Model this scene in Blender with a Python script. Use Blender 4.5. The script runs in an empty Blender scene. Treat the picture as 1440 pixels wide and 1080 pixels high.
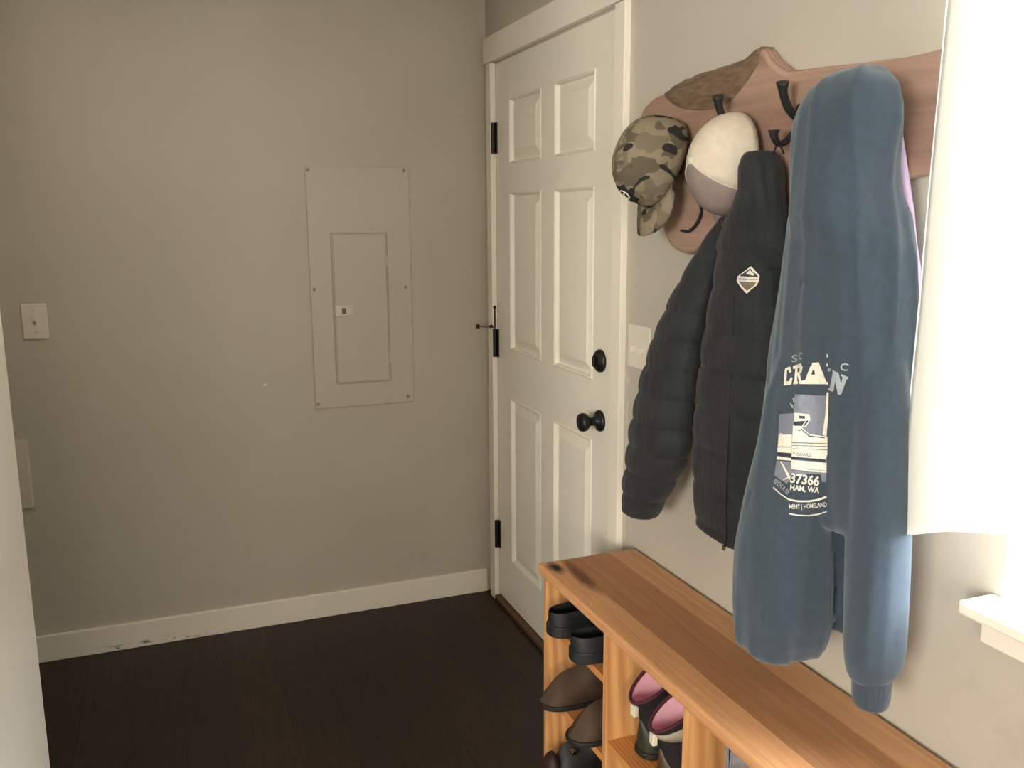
import bpy, bmesh, math, random
import numpy as np
from mathutils import Vector, Matrix, noise
from mathutils.bvhtree import BVHTree
random.seed(4)
S = bpy.context.scene
COL = S.collection
PI = math.pi

# ------------------------------------------------------------------ camera, light, exposure
cam = bpy.data.objects.new('camera', bpy.data.cameras.new('camera'))
COL.objects.link(cam)
_r = Vector((0.931875, -0.362738, -0.005451)); _u = Vector((0.070935, 0.167456, 0.983324)); _f = Vector((0.355776, 0.916722, -0.181779))
_m = Matrix((_r, _u, -_f)).transposed().to_4x4()
_m.translation = (-1.17624, -3.2806, 1.49878)
cam.matrix_world = _m
cam.data.sensor_fit = 'HORIZONTAL'; cam.data.sensor_width = 36.0
cam.data.lens = 1266.6 / 1440 * 36
cam.data.clip_start = .02
S.camera = cam

S.view_settings.view_transform = 'Standard'
S.view_settings.look = 'None'
S.view_settings.gamma = 1.0
S.view_settings.use_curve_mapping = False
S.view_settings.exposure = 0.0

W = bpy.data.worlds.new('daylight'); S.world = W
W.use_nodes = True
W.node_tree.nodes['Background'].inputs[0].default_value = (.80, .90, 1, 1)
W.node_tree.nodes['Background'].inputs[1].default_value = 3.0

def area(name, loc, target, sx, sy, power, col):
    l = bpy.data.lights.new(name, 'AREA'); l.shape = 'RECTANGLE'; l.size = sx; l.size_y = sy
    l.energy = power; l.color = col
    o = bpy.data.objects.new(name, l); COL.objects.link(o); o.location = loc
    o.rotation_euler = (Vector(target) - Vector(loc)).to_track_quat('-Z', 'Y').to_euler()
    return o
area('daylight_side_window', (.55, -2.9, 1.75), (-.6, -2.6, 1.15), 1.1, 1.3, 220, (.93, .97, 1))
area('daylight_rear_window', (-1.85, -6.35, 1.3), (-1.2, -.6, 2.44), 1.7, 1.2, 85, (1, .84, .64))
area('added_left_fill', (-4.62, -5.05, 1.6), (0, -1.3, 1.35), 1.6, 1.2, 275, (1, .94, .82))  # added fill that brightens the door and the right wall
area('added_ceiling_fill', (-1.45, -.95, 2.385), (-1.45, -.95, 0), .26, .26, 5, (1, .82, .58))  # added warm fill to lift the top of the back wall

# ------------------------------------------------------------------ node helpers
def lin(c):
    return tuple((v / 255 / 12.92) if v / 255 <= .04045 else ((v / 255 + .055) / 1.055) ** 2.4 for v in c[:3]) + (1,)

class N:
    """small wrapper for building a material's node tree"""
    def __init__(s, name):
        s.m = bpy.data.materials.new(name); s.m.use_nodes = True
        s.t = s.m.node_tree; s.b = s.t.nodes['Principled BSDF']; s.out = s.t.nodes['Material Output']
        s._c = None
    def n(s, ty, **kw):
        n = s.t.nodes.new(ty)
        for k, v in kw.items(): setattr(n, k, v)
        return n
    def l(s, a, b): s.t.links.new(a, b)
    def coord(s, which='Object'):
        if not s._c: s._c = s.n('ShaderNodeTexCoord')
        return s._c.outputs[which]
    def mapp(s, scale=(1, 1, 1), loc=(0, 0, 0), src=None):
        m = s.n('ShaderNodeMapping'); m.inputs['Scale'].default_value = scale; m.inputs['Location'].default_value = loc
        s.l(src or s.coord(), m.inputs['Vector']); return m.outputs[0]
    def noise(s, scale, detail=3, rough=.5, vec=None, dist=0):
        n = s.n('ShaderNodeTexNoise'); n.inputs['Scale'].default_value = scale; n.inputs['Detail'].default_value = detail
        n.inputs['Roughness'].default_value = rough; n.inputs['Distortion'].default_value = dist
        s.l(vec or s.coord(), n.inputs['Vector']); return n
    def ramp(s, fac, stops, interp='LINEAR'):
        r = s.n('ShaderNodeValToRGB'); r.color_ramp.interpolation = interp
        e = r.color_ramp.elements
        while len(e) < len(stops): e.new(.5)
        for i, (p, c) in enumerate(stops): e[i].position = p; e[i].color = c
        s.l(fac, r.inputs[0]); return r.outputs[0]
    def mix(s, fac, a, b, mode='MIX'):
        m = s.n('ShaderNodeMix', data_type='RGBA', blend_type=mode)
        for k, v in ((0, fac), (6, a), (7, b)):
            if isinstance(v, (int, float)): m.inputs[k].default_value = v
            elif isinstance(v, tuple): m.inputs[k].default_value = v
            else: s.l(v, m.inputs[k])
        return m.outputs[2]
    def math(s, op, a, b=None, clamp=False):
        m = s.n('ShaderNodeMath', operation=op, use_clamp=clamp)
        for k, v in ((0, a), (1, b)):
            if v is None: continue
            if isinstance(v, (int, float)): m.inputs[k].default_value = v
            else: s.l(v, m.inputs[k])
        return m.outputs[0]
    def bump(s, h, strength=.2, dist=.002):
        b = s.n('ShaderNodeBump'); b.inputs['Strength'].default_value = strength; b.inputs['Distance'].default_value = dist
        s.l(h, b.inputs['Height']); s.l(b.outputs[0], s.b.inputs['Normal'])
    def set(s, **kw):
        for k, v in kw.items():
            i = s.b.inputs[k.replace('_', ' ')]
            if isinstance(v, (int, float, tuple)): i.default_value = v
            else: s.l(v, i)
        return s

def plain(name, rgb, rough=.6, var=.08, scale=30, bump=0, bscale=200, metal=0, spec=.5, sheen=0, stretch=(1, 1, 1)):
    k = N(name); c = lin(rgb)
    nz = k.noise(scale, 3, vec=k.mapp(stretch))
    lo = tuple(x * (1 - var) for x in c[:3]) + (1,); hi = tuple(min(1, x * (1 + var)) for x in c[:3]) + (1,)
    k.set(Base_Color=k.ramp(nz.outputs[0], [(.3, lo), (.7, hi)]), Roughness=rough, Metallic=metal, Specular_IOR_Level=spec)
    if sheen: k.set(Sheen_Weight=sheen, Sheen_Roughness=.5)
    if bump: k.bump(k.noise(bscale, 2).outputs[0], bump)
    return k.m

def window_mask(k, lo, hi, soft=.03):
    """1 inside a box of world positions, fading at its edge (where the stain sits on the thing)"""
    sep = k.n('ShaderNodeSeparateXYZ'); k.l(k.coord(), sep.inputs[0])
    r = None
    for i in range(3):
        if lo[i] is None: continue
        a = k.math('MULTIPLY', k.math('SUBTRACT', sep.outputs[i], lo[i]), 1 / soft, True)
        b = k.math('MULTIPLY', k.math('SUBTRACT', hi[i], sep.outputs[i]), 1 / soft, True)
        c = k.math('MULTIPLY', a, b)
        r = c if r is None else k.math('MULTIPLY', r, c)
    return r

# ------------------------------------------------------------------ materials
def wall_mat(name, rgb, chips=False):
    k = N(name); c = lin(rgb)
    nz = k.noise(2.2, 4)
    col = k.ramp(nz.outputs[0], [(.3, tuple(x * .96 for x in c[:3]) + (1,)), (.7, tuple(x * 1.04 for x in c[:3]) + (1,))])
    if chips:
        m = window_mask(k, (None, -1.19, .60), (None, -1.08, 1.10), .05)
        n2 = k.noise(34, 4, .6, vec=k.mapp((1, 2.2, .7)), dist=.6)
        f = k.math('MULTIPLY', k.math('MULTIPLY', k.math('SUBTRACT', n2.outputs[0], .56), 14, True), m)
        col = k.mix(f, col, lin((222, 216, 204)))
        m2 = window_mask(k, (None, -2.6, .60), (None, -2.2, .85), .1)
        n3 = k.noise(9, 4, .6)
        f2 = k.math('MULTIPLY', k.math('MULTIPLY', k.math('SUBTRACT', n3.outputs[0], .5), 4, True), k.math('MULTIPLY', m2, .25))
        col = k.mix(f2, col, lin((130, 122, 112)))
    else:
        sep = k.n('ShaderNodeSeparateXYZ'); k.l(k.coord(), sep.inputs[0])
        dx = k.math('SUBTRACT', sep.outputs[0], -.852); dz = k.math('SUBTRACT', sep.outputs[2], .914)
        d = k.math('SQRT', k.math('ADD', k.math('MULTIPLY', dx, dx), k.math('MULTIPLY', k.math('MULTIPLY', dz, dz), 2.5)))
        col = k.mix(k.math('LESS_THAN', d, .0065), col, lin((226, 220, 206)))     # dab of white filler
    k.set(Base_Color=col, Roughness=.55, Specular_IOR_Level=.35)
    k.bump(k.noise(160, 3).outputs[0], .08, .002)
    return k.m
M = {}
M['wall'] = wall_mat('greige_wall_paint', (189, 183, 171))
M['wall_right'] = wall_mat('greige_wall_paint_chipped', (189, 183, 171), True)
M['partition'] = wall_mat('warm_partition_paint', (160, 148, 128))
M['ceiling'] = plain('ceiling_white', (225, 222, 214), .8, .02)
def trim_mat():
    k = N('white_trim_paint'); c = lin((240, 234, 222))
    col = k.ramp(k.noise(5, 3).outputs[0], [(.3, tuple(x * .97 for x in c[:3]) + (1,)), (.7, c)])
    n2 = k.noise(24, 3, .6, vec=k.mapp((1, 1, 2.5)))
    sep = k.n('ShaderNodeSeparateXYZ'); k.l(k.coord(), sep.inputs[0])
    near = k.math('MULTIPLY', k.math('SUBTRACT', .03, sep.outputs[2]), 60, True)
    m = k.math('MULTIPLY', near, window_mask(k, (-1.5, None, None), (-1.1, None, None), .06))
    f = k.math('MULTIPLY', k.math('MULTIPLY', k.math('SUBTRACT', n2.outputs[0], .54), 16, True), m)
    col = k.mix(f, col, lin((112, 98, 84)))
    k.set(Base_Color=col, Roughness=.4); return k.m
M['trim'] = trim_mat()
def door_mat():
    k = N('door_paint'); c = lin((236, 231, 219))
    col = k.ramp(k.noise(4, 3).outputs[0], [(.3, tuple(x * .97 for x in c[:3]) + (1,)), (.7, c)])
    m = window_mask(k, (None, -.51, .70), (None, -.445, 1.12), .02)
    n2 = k.noise(16, 5, .7, vec=k.mapp((1, 3.2, .8)))
    f = k.math('MULTIPLY', k.math('MULTIPLY', k.math('SUBTRACT', n2.outputs[0], .5), 8, True), k.math('MULTIPLY', m, .7))
    col = k.mix(f, col, lin((104, 86, 66)))
    k.set(Base_Color=col, Roughness=.38); return k.m
M['door'] = door_mat()
def floor_mat():
    k = N('espresso_vinyl_plank')
    rot = k.n('ShaderNodeMapping'); rot.inputs['Rotation'].default_value = (0, 0, PI / 2)
    k.l(k.coord(), rot.inputs['Vector'])
    br = k.n('ShaderNodeTexBrick'); k.l(rot.outputs[0], br.inputs['Vector'])
    br.offset = .37; br.inputs['Scale'].default_value = 1; br.inputs['Brick Width'].default_value = 1.22; br.inputs['Row Height'].default_value = .15
    br.inputs['Mortar Size'].default_value = .0012; br.inputs['Bias'].default_value = 0
    br.inputs['Color1'].default_value = lin((51, 39, 33)); br.inputs['Color2'].default_value = lin((42, 32, 27)); br.inputs['Mortar'].default_value = lin((22, 17, 14))
    g = k.noise(9, 6, .65, vec=k.mapp((7, .7, 1)), dist=.5)
    col = k.mix(.75, br.outputs[0], k.ramp(g.outputs[0], [(.28, (.35, .33, .32, 1)), (.62, (1.25, 1.22, 1.2, 1))]), 'MULTIPLY')
    k.set(Base_Color=col, Roughness=.5, Specular_IOR_Level=.35); k.bump(g.outputs[0], .1, .002)
    return k.m
M['floor'] = floor_mat()
def wood(name, c1, c2, along='y', rough=.38, knot=None, bands=None):
    """pine boards: growth rings stretched along one axis, optional glued strips and knot"""
    k = N(name)
    sc = {'x': (.6, 14, 14), 'y': (14, .6, 14), 'z': (14, 14, .6)}[along]
    g = k.noise(4.5, 5, .6, vec=k.mapp(sc), dist=.9)
    w = k.n('ShaderNodeTexWave', wave_type='BANDS'); w.bands_direction = 'X' if along != 'x' else 'Z'
    k.l(k.mapp({'x': (1, 1, 14), 'y': (14, .5, 9), 'z': (8, 8, .5)}[along]), w.inputs['Vector'])
    if along == 'z': w.bands_direction = 'DIAGONAL'
    w.inputs['Scale'].default_value = 2.2; w.inputs['Distortion'].default_value = 5; w.inputs['Detail'].default_value = 2; w.inputs['Detail Scale'].default_value = .6
    f = k.mix(.06 if bands else .35, g.outputs[0], w.outputs[0])
    col = k.ramp(f, [(.2, lin(c1)), (.75, lin(c2))])
    sep = k.n('ShaderNodeSeparateXYZ'); k.l(k.coord(), sep.inputs[0])
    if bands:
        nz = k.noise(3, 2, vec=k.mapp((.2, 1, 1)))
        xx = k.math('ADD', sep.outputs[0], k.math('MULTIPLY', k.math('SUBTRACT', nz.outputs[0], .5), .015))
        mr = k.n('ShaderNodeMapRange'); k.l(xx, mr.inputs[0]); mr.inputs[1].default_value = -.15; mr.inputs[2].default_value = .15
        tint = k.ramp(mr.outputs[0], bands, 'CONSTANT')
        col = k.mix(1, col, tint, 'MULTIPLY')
    if knot:
        for (kx, ky, sx, sy, dark) in knot:
            dx = k.math('MULTIPLY', k.math('SUBTRACT', sep.outputs[0], kx), 1 / sx); dy = k.math('MULTIPLY', k.math('SUBTRACT', sep.outputs[1], ky), 1 / sy)
            d = k.math('SQRT', k.math('ADD', k.math('MULTIPLY', dx, dx), k.math('MULTIPLY', dy, dy)))
            d = k.math('ADD', d, k.math('MULTIPLY', k.math('SUBTRACT', k.noise(14, 3, .5, vec=k.mapp((1, .4, 1))).outputs[0], .5), 1.6))
            col = k.mix(k.math('MULTIPLY', k.math('SUBTRACT', 1.0, d), 2.2, True), col, lin(dark))
    k.set(Base_Color=col, Roughness=rough, Specular_IOR_Level=.25); k.bump(g.outputs[0], .06, .002)
    return k.m
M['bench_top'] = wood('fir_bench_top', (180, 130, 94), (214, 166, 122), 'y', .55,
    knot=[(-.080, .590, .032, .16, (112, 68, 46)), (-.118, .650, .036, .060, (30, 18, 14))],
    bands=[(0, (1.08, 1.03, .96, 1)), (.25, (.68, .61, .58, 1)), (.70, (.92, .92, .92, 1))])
M['pine'] = wood('pine_side_board', (190, 130, 80), (228, 174, 116), 'z', .45)
M['pine_shelf'] = wood('pine_shelf', (178, 112, 60), (216, 152, 90), 'y', .45)
M['slab'] = wood('juniper_slab', (138, 110, 96), (176, 146, 130), 'y', .55)
M['bark'] = plain('weathered_bark_edge', (112, 92, 74), .8, .35, 40, .5, 60, stretch=(3, .6, 3))
M['black_metal'] = plain('oil_rubbed_bronze', (24, 23, 23), .45, .1, metal=.3)
M['iron'] = plain('black_iron', (34, 34, 35), .55, .15, bump=.3)
M['chrome'] = plain('chrome', (180, 178, 170), .25, .05, metal=1)
M['rubber_tip'] = plain('black_rubber_tip', (20, 20, 20), .7)
M['plastic'] = plain('white_plastic', (226, 219, 207), .35, .02)
M['plate_dim'] = plain('painted_cover_plate', (204, 197, 184), .45, .02)
M['breaker'] = plain('breaker_panel_paint', (191, 184, 170), .42, .015)
M['breaker_dark'] = plain('screw_head', (146, 134, 116), .5)
M['breaker_shade'] = plain('breaker_gap_shade', (164, 156, 141), .5)  # darker tone for the shade in the gap round the panel door
M['latch'] = plain('latch_grey', (206, 200, 190), .4)
M['latch_slot'] = plain('latch_slot', (96, 88, 78), .6)
M['threshold'] = plain('oak_threshold', (92, 62, 44), .5, .2, 20, stretch=(4, .5, 1))
def puffer_mat():
    k = N('black_ripstop_nylon'); c = lin((40, 43, 46))
    col = k.ramp(k.noise(18, 3).outputs[0], [(.3, tuple(x * .85 for x in c[:3]) + (1,)), (.7, tuple(x * 1.15 for x in c[:3]) + (1,))])
    k.set(Base_Color=col, Roughness=.72, Specular_IOR_Level=.25, Sheen_Weight=.1)
    k.bump(k.noise(26, 4, .6, vec=k.mapp((1, 2.2, .8))).outputs[0], .55, .006); return k.m
M['puffer'] = puffer_mat()
def fleece(name, rgb, rib=False):
    k = N(name); c = lin(rgb)
    col = k.ramp(k.noise(70, 3).outputs[0], [(.3, tuple(x * .9 for x in c[:3]) + (1,)), (.7, tuple(x * 1.1 for x in c[:3]) + (1,))])
    k.set(Base_Color=col, Roughness=.9, Specular_IOR_Level=.15, Sheen_Weight=.35, Sheen_Roughness=.6, Sheen_Tint=(.75, .86, .95, 1))
    if rib:
        w = k.n('ShaderNodeTexWave'); w.bands_direction = 'Y'; k.l(k.coord(), w.inputs['Vector']); w.inputs['Scale'].default_value = 90
        k.bump(w.outputs[0], .3, .001)
    else: k.bump(k.noise(420, 2).outputs[0], .2, .001)
    return k.m
M['hoodie'] = fleece('navy_fleece', (54, 66, 79)); M['hoodie_rib'] = fleece('navy_rib_knit', (50, 61, 73), True)
M['lilac'] = plain('lilac_cotton', (196, 176, 206), .9, .05, 40, .2)
M['print_white'] = plain('print_ink_cream', (226, 222, 210), .7, .1, 160)
M['print_grey'] = plain('print_ink_grey', (122, 128, 142), .7, .06, 160)
M['print_pale'] = plain('print_ink_pale', (160, 168, 176), .7, .06, 160)
M['print_dark'] = plain('print_ink_dark', (48, 56, 66), .8, .05)
M['print_tan'] = plain('badge_tan', (128, 112, 98), .8, .2, 260)
M['badge_dark'] = plain('badge_dark', (62, 68, 70), .8)
def camo():
    k = N('old_school_camo')
    a = k.noise(21, .6, .4, vec=k.mapp((1, 1, 1.1), (3, 1, 0)), dist=.8); b = k.noise(19, .4, .4, vec=k.mapp((1, 1, 1), (9, 5, 2)), dist=.9); c = k.noise(24, .5, .4, vec=k.mapp((1, 1, 1), (1, 8, 6)), dist=.6)
    col = k.mix(k.math('GREATER_THAN', a.outputs[0], .535), lin((136, 125, 106)), lin((98, 90, 75)))
    col = k.mix(k.math('GREATER_THAN', c.outputs[0], .60), col, lin((116, 107, 91)))
    col = k.mix(k.math('GREATER_THAN', b.outputs[0], .625), col, lin((48, 46, 46)))
    k.set(Base_Color=col, Roughness=.85, Specular_IOR_Level=.2); k.bump(k.noise(300, 2).outputs[0], .15, .001); return k.m
M['camo'] = camo()
M['cap_white'] = plain('off_white_mesh', (206, 196, 180), .85, .06, 60, .3, 500)
M['cap_taupe'] = plain('taupe_cap_front', (140, 126, 122), .85, .06, 60, .2, 300)
M['cap_band'] = plain('cap_inner_band', (84, 74, 64), .9)
M['black_cloth'] = plain('black_cloth', (30, 30, 31), .9)
M['eva'] = plain('black_eva_foam', (30, 33, 36), .6, .08)
M['eva_in'] = plain('black_footbed', (18, 19, 20), .8)
M['brown_leather'] = plain('brown_suede', (66, 48, 34), .75, .25, 14, .2, 120)
M['dark_leather'] = plain('black_leather', (32, 29, 28), .6, .2, 20, .2, 90)
M['maroon'] = plain('maroon_leather', (50, 24, 25), .65, .2)
M['sole'] = plain('dark_rubber_sole', (26, 24, 22), .7)
M['boot_green'] = plain('olive_rubber', (48, 52, 38), .5, .2, 14)
M['boot_brown'] = plain('brown_rubber', (84, 60, 40), .5, .2, 14)
M['neoprene'] = plain('black_neoprene', (28, 24, 28), .8)
M['burgundy'] = plain('burgundy_binding', (70, 26, 40), .8)
M['pink'] = plain('pink_lining', (240, 186, 202), .9, .05, 60)
M['tan_collar'] = plain('tan_collar', (168, 156, 138), .8)
M['cream_tab'] = plain('cream_pull_tab', (222, 214, 190), .7)
M['grey_fur'] = plain('grey_fleece_shoe', (126, 122, 128), .95, .3, 60, .8, 60, sheen=.3)
M['aluminium'] = plain('brushed_rod', (190, 188, 184), .3, .05, metal=1)
def curtain_mat():
    k = N('white_curtain_cotton')
    d = k.n('ShaderNodeBsdfDiffuse'); d.inputs[0].default_value = (.86, .84, .80, 1)
    t = k.n('ShaderNodeBsdfTranslucent'); t.inputs[0].default_value = (.86, .86, .83, 1)
    b = k.n('ShaderNodeBump'); b.inputs['Strength'].default_value = .2; b.inputs['Distance'].default_value = .002
    k.l(k.noise(120, 3, vec=k.mapp((1, 1, .4))).outputs[0], b.inputs['Height']); k.l(b.outputs[0], d.inputs['Normal'])
    mx = k.n('ShaderNodeMixShader'); mx.inputs[0].default_value = .55
    k.l(d.outputs[0], mx.inputs[1]); k.l(t.outputs[0], mx.inputs[2]); k.l(mx.outputs[0], k.out.inputs[0]); return k.m
M['curtain'] = curtain_mat()
def glass_mat():
    k = N('window_glass')
    t = k.n('ShaderNodeBsdfTransparent'); g = k.n('ShaderNodeBsdfGlossy'); g.inputs['Roughness'].default_value = .02
    mx = k.n('ShaderNodeMixShader'); mx.inputs[0].default_value = .06
    k.l(t.outputs[0], mx.inputs[1]); k.l(g.outputs[0], mx.inputs[2]); k.l(mx.outputs[0], k.out.inputs[0]); return k.m
M['glass'] = glass_mat()

# ------------------------------------------------------------------ geometry helpers
def obj(name, VF, m, parent=None, smooth=False, bevel=0, sub=0, solid=0):
    V, F = VF
    me = bpy.data.meshes.new(name); me.from_pydata([tuple(v) for v in V], [], [tuple(f) for f in F])
    b = bmesh.new(); b.from_mesh(me); bmesh.ops.remove_doubles(b, verts=b.verts, dist=1e-6); bmesh.ops.recalc_face_normals(b, faces=b.faces); b.to_mesh(me); b.free()
    o = bpy.data.objects.new(name, me); COL.objects.link(o)
    for x in (m if isinstance(m, list) else [m]): me.materials.append(x)
    if smooth:
        for p in me.polygons: p.use_smooth = True
    if parent is not None:
        o.parent = parent
        inv = parent_world(parent).inverted()
        me.transform(inv)
    if solid:
        s = o.modifiers.new('thickness', 'SOLIDIFY'); s.thickness = solid; s.offset = 0
    if bevel:
        b = o.modifiers.new('bevel', 'BEVEL'); b.width = bevel; b.segments = 2; b.limit_method = 'ANGLE'
    if sub:
        b = o.modifiers.new('sub', 'SUBSURF'); b.levels = sub; b.render_levels = sub
    return o
def parent_world(p):
    m = Matrix.LocRotScale(p.location, p.rotation_euler, p.scale)
    return parent_world(p.parent) @ m if p.parent else m
def tag(o, label, cat, group=None):
    o['label'] = label; o['category'] = cat
    if group: o['group'] = group
    return o
def thing(name, label, cat, loc, group=None, rz=0):
    o = bpy.data.objects.new(name, None); COL.objects.link(o); o.location = loc; o.rotation_euler = (0, 0, rz)
    o.empty_display_size = .05
    return tag(o, label, cat, group)
def struct(name, VF, m, parent=None, **kw):
    o = obj(name, VF, m, parent, **kw)
    if parent is None: o['kind'] = 'structure'
    return o
def box(x0, x1, y0, y1, z0, z1):
    V = [(x, y, z) for x in (x0, x1) for y in (y0, y1) for z in (z0, z1)]
    return V, [(0, 1, 3, 2), (4, 6, 7, 5), (0, 4, 5, 1), (2, 3, 7, 6), (0, 2, 6, 4), (1, 5, 7, 3)]
def join(*parts):
    V, F = [], []
    for v, f in parts:
        n = len(V); V += list(v); F += [tuple(i + n for i in q) for q in f]
    return V, F
def loft(rings, cap=(True, True)):
    n = len(rings[0]); V = [p for r in rings for p in r]; F = []
    for i in range(len(rings) - 1):
        for j in range(n):
            a, b = i * n + j, i * n + (j + 1) % n
            F.append((a, b, b + n, a + n))
    for e, k in ((0, 0), (1, len(rings) - 1)):
        if cap[e]:
            c = sum((Vector(p) for p in rings[k]), Vector()) / n
            V.append(tuple(c)); q = len(V) - 1
            F += [(k * n + j, k * n + (j + 1) % n, q) for j in range(n)]
    return V, F
def tube(pts, r, seg=10, cap=True):
    P = [Vector(p) for p in pts]; rr = r if isinstance(r, (list, tuple)) else [r] * len(P)
    rings = []; up = Vector((0, 0, 1))
    for i, p in enumerate(P):
        t = (P[min(i + 1, len(P) - 1)] - P[max(i - 1, 0)]).normalized()
        a = t.cross(up)
        if a.length < .05: a = t.cross(Vector((0, 1, 0)))
        a.normalize(); b = t.cross(a).normalized()
        rings.append([tuple(p + rr[i] * (math.cos(k * 2 * PI / seg) * a + math.sin(k * 2 * PI / seg) * b)) for k in range(seg)])
    return loft(rings, (cap, cap))
def spline(pts, n=8):
    P = [Vector(p) for p in pts]; out = []
    for i in range(len(P) - 1):
        a, b, c, d = P[max(i - 1, 0)], P[i], P[i + 1], P[min(i + 2, len(P) - 1)]
        for k in range(n):
            t = k / n
            out.append(.5 * ((2 * b) + (c - a) * t + (2 * a - 5 * b + 4 * c - d) * t * t + (3 * b - a - 3 * c + d) * t ** 3))
    out.append(P[-1]); return out
def lathe(profile, axis, origin, seg=24):
    """profile of (distance along axis, radius)"""
    ax = Vector(axis).normalized(); a = ax.orthogonal().normalized(); b = ax.cross(a); o = Vector(origin)
    return loft([[tuple(o + ax * h + r * (math.cos(k * 2 * PI / seg) * a + math.sin(k * 2 * PI / seg) * b)) for k in range(seg)] for h, r in profile])
def extrude(poly, f):
    """closed prism between poly mapped by f(p,0) and f(p,1)"""
    n = len(poly); V = [f(p, 0) for p in poly] + [f(p, 1) for p in poly]
    return V, [tuple(range(n)), tuple(range(2 * n - 1, n - 1, -1))] + [(i, (i + 1) % n, n + (i + 1) % n, n + i) for i in range(n)]

# ------------------------------------------------------------------ room shell
H = 2.44
struct('floor', box(-4.3, .12, -6.2, .12, -.05, 0), M['floor'])
struct('ceiling', box(-4.3, .12, -6.2, .12, H, H + .05), M['ceiling'])
struct('wall_back', box(-4.3, .12, 0, .12, 0, H), M['wall'])
WY0, WY1, WZ0, WZ1 = -3.35, -2.335, .92, 2.08         # side window opening
DY0, DY1, DZ = -1.05, -.103, 2.04                     # entry door leaf
struct('wall_right', join(box(0, .12, DY1, 0, 0, H), box(0, .12, DY0, DY1, DZ, H), box(.05, .12, DY0, DY1, 0, DZ),
       box(0, .12, WY1, DY0, 0, H), box(0, .12, WY0, WY1, 0, WZ0), box(0, .12, WY0, WY1, WZ1, H), box(0, .12, -6.2, WY0, 0, H)), M['wall_right'])
struct('wall_left', join(box(-4.42, -4.3, -6.2, -5.9, 0, H), box(-4.42, -4.3, -4.2, .12, 0, H), box(-4.42, -4.3, -5.9, -4.2, 0, .9), box(-4.42, -4.3, -5.9, -4.2, 2.1, H)), M['wall'])
struct('wall_rear', join(box(-4.3, -2.8, -6.2, -6.08, 0, H), box(-.9, 0, -6.2, -6.08, 0, H), box(-2.8, -.9, -6.2, -6.08, 0, .9), box(-2.8, -.9, -6.2, -6.08, 2.1, H)), M['wall'])
struct('wall_partition', box(-1.60, -1.466, -1.98, -1.41, 0, H), M['partition'])
struct('wall_shade_block', box(-4.3, -1.60, -1.53, -1.41, 0, H), M['partition'])  # unseen wall, added to keep light off the left of the back wall
struct('trim_1', box(-1.466, -1.4535, -1.98, -1.401, 0, H), M['trim'], bevel=.0015)
struct('baseboard_back', box(-4.3, -.02, -.014, 0, 0, .095), M['trim'], bevel=.003)
struct('baseboard_right', box(-.012, 0, -6.08, -1.116, 0, .095), M['trim'], bevel=.003)

cl = struct('added_light_dome', lathe([(0, .15), (.012, .155), (.03, .15), (.045, .12), (.05, .001)], (0, 0, -1), (-1.45, -.95, H), 32), M['ceiling'])  # unseen fixture, added to go with the warm ceiling fill
# rear window (behind the camera) that lights the room
w2 = thing('window_2', '', '', (-1.85, -6.08, .9)); del w2['label'], w2['category']; w2['kind'] = 'structure'
obj('window_frame', join(box(-2.8, -2.74, -6.14, -6.09, .9, 2.1), box(-.96, -.9, -6.14, -6.09, .9, 2.1), box(-2.74, -.96, -6.14, -6.09, .9, .96), box(-2.74, -.96, -6.14, -6.09, 2.04, 2.1), box(-1.88, -1.82, -6.14, -6.09, .96, 2.04)), M['trim'], w2)
obj('glass_pane', box(-2.74, -.96, -6.12, -6.114, .96, 2.04), M['glass'], w2)

w3 = thing('added_window', '', '', (-4.36, -5.05, .9)); del w3['label'], w3['category']; w3['kind'] = 'structure'  # unseen window, added as the opening for the left fill
obj('window_frame', join(box(-4.39, -4.33, -5.9, -5.85, .9, 2.1), box(-4.39, -4.33, -4.25, -4.2, .9, 2.1), box(-4.39, -4.33, -5.85, -4.25, .9, .95), box(-4.39, -4.33, -5.85, -4.25, 2.05, 2.1), box(-4.38, -4.34, -5.075, -5.025, .95, 2.05)), M['trim'], w3)
obj('glass_pane', box(-4.363, -4.357, -5.85, -4.25, .95, 2.05), M['glass'], w3)
# side window
w1 = thing('window_1', '', '', (0, -2.88, WZ0)); del w1['label'], w1['category']; w1['kind'] = 'structure'
obj('window_jamb', join(box(.001, .12, WY1 - .004, WY1 + .001, WZ0, WZ1), box(.001, .12, WY0 - .001, WY0 + .004, WZ0, WZ1), box(.001, .12, WY0 + .004, WY1 - .004, WZ1 - .004, WZ1 + .001)), M['trim'], w1)
obj('window_sash', join(box(.07, .11, WY1 - .045, WY1, WZ0, WZ1), box(.07, .11, WY0, WY0 + .045, WZ0, WZ1), box(.07, .11, WY0 + .045, WY1 - .045, WZ0, WZ0 + .05),
    box(.07, .11, WY0 + .045, WY1 - .045, WZ1 - .045, WZ1), box(.065, .115, WY0 + .045, WY1 - .045, 1.48, 1.52)), M['trim'], w1, bevel=.003)
obj('glass_pane', box(.087, .091, WY0 + .045, WY1 - .045, WZ0 + .05, WZ1 - .045), M['glass'], w1)
obj('window_sill', join(box(-.072, 0, WY0 - .03, -2.318, .897, .919), box(0, .07, WY0 + .005, WY1 - .005, .9, .921)), M['trim'], w1, bevel=.005)
obj('window_apron', box(-.02, 0, WY0 - .03, -2.320, .842, .897), M['trim'], w1, bevel=.002)

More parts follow.
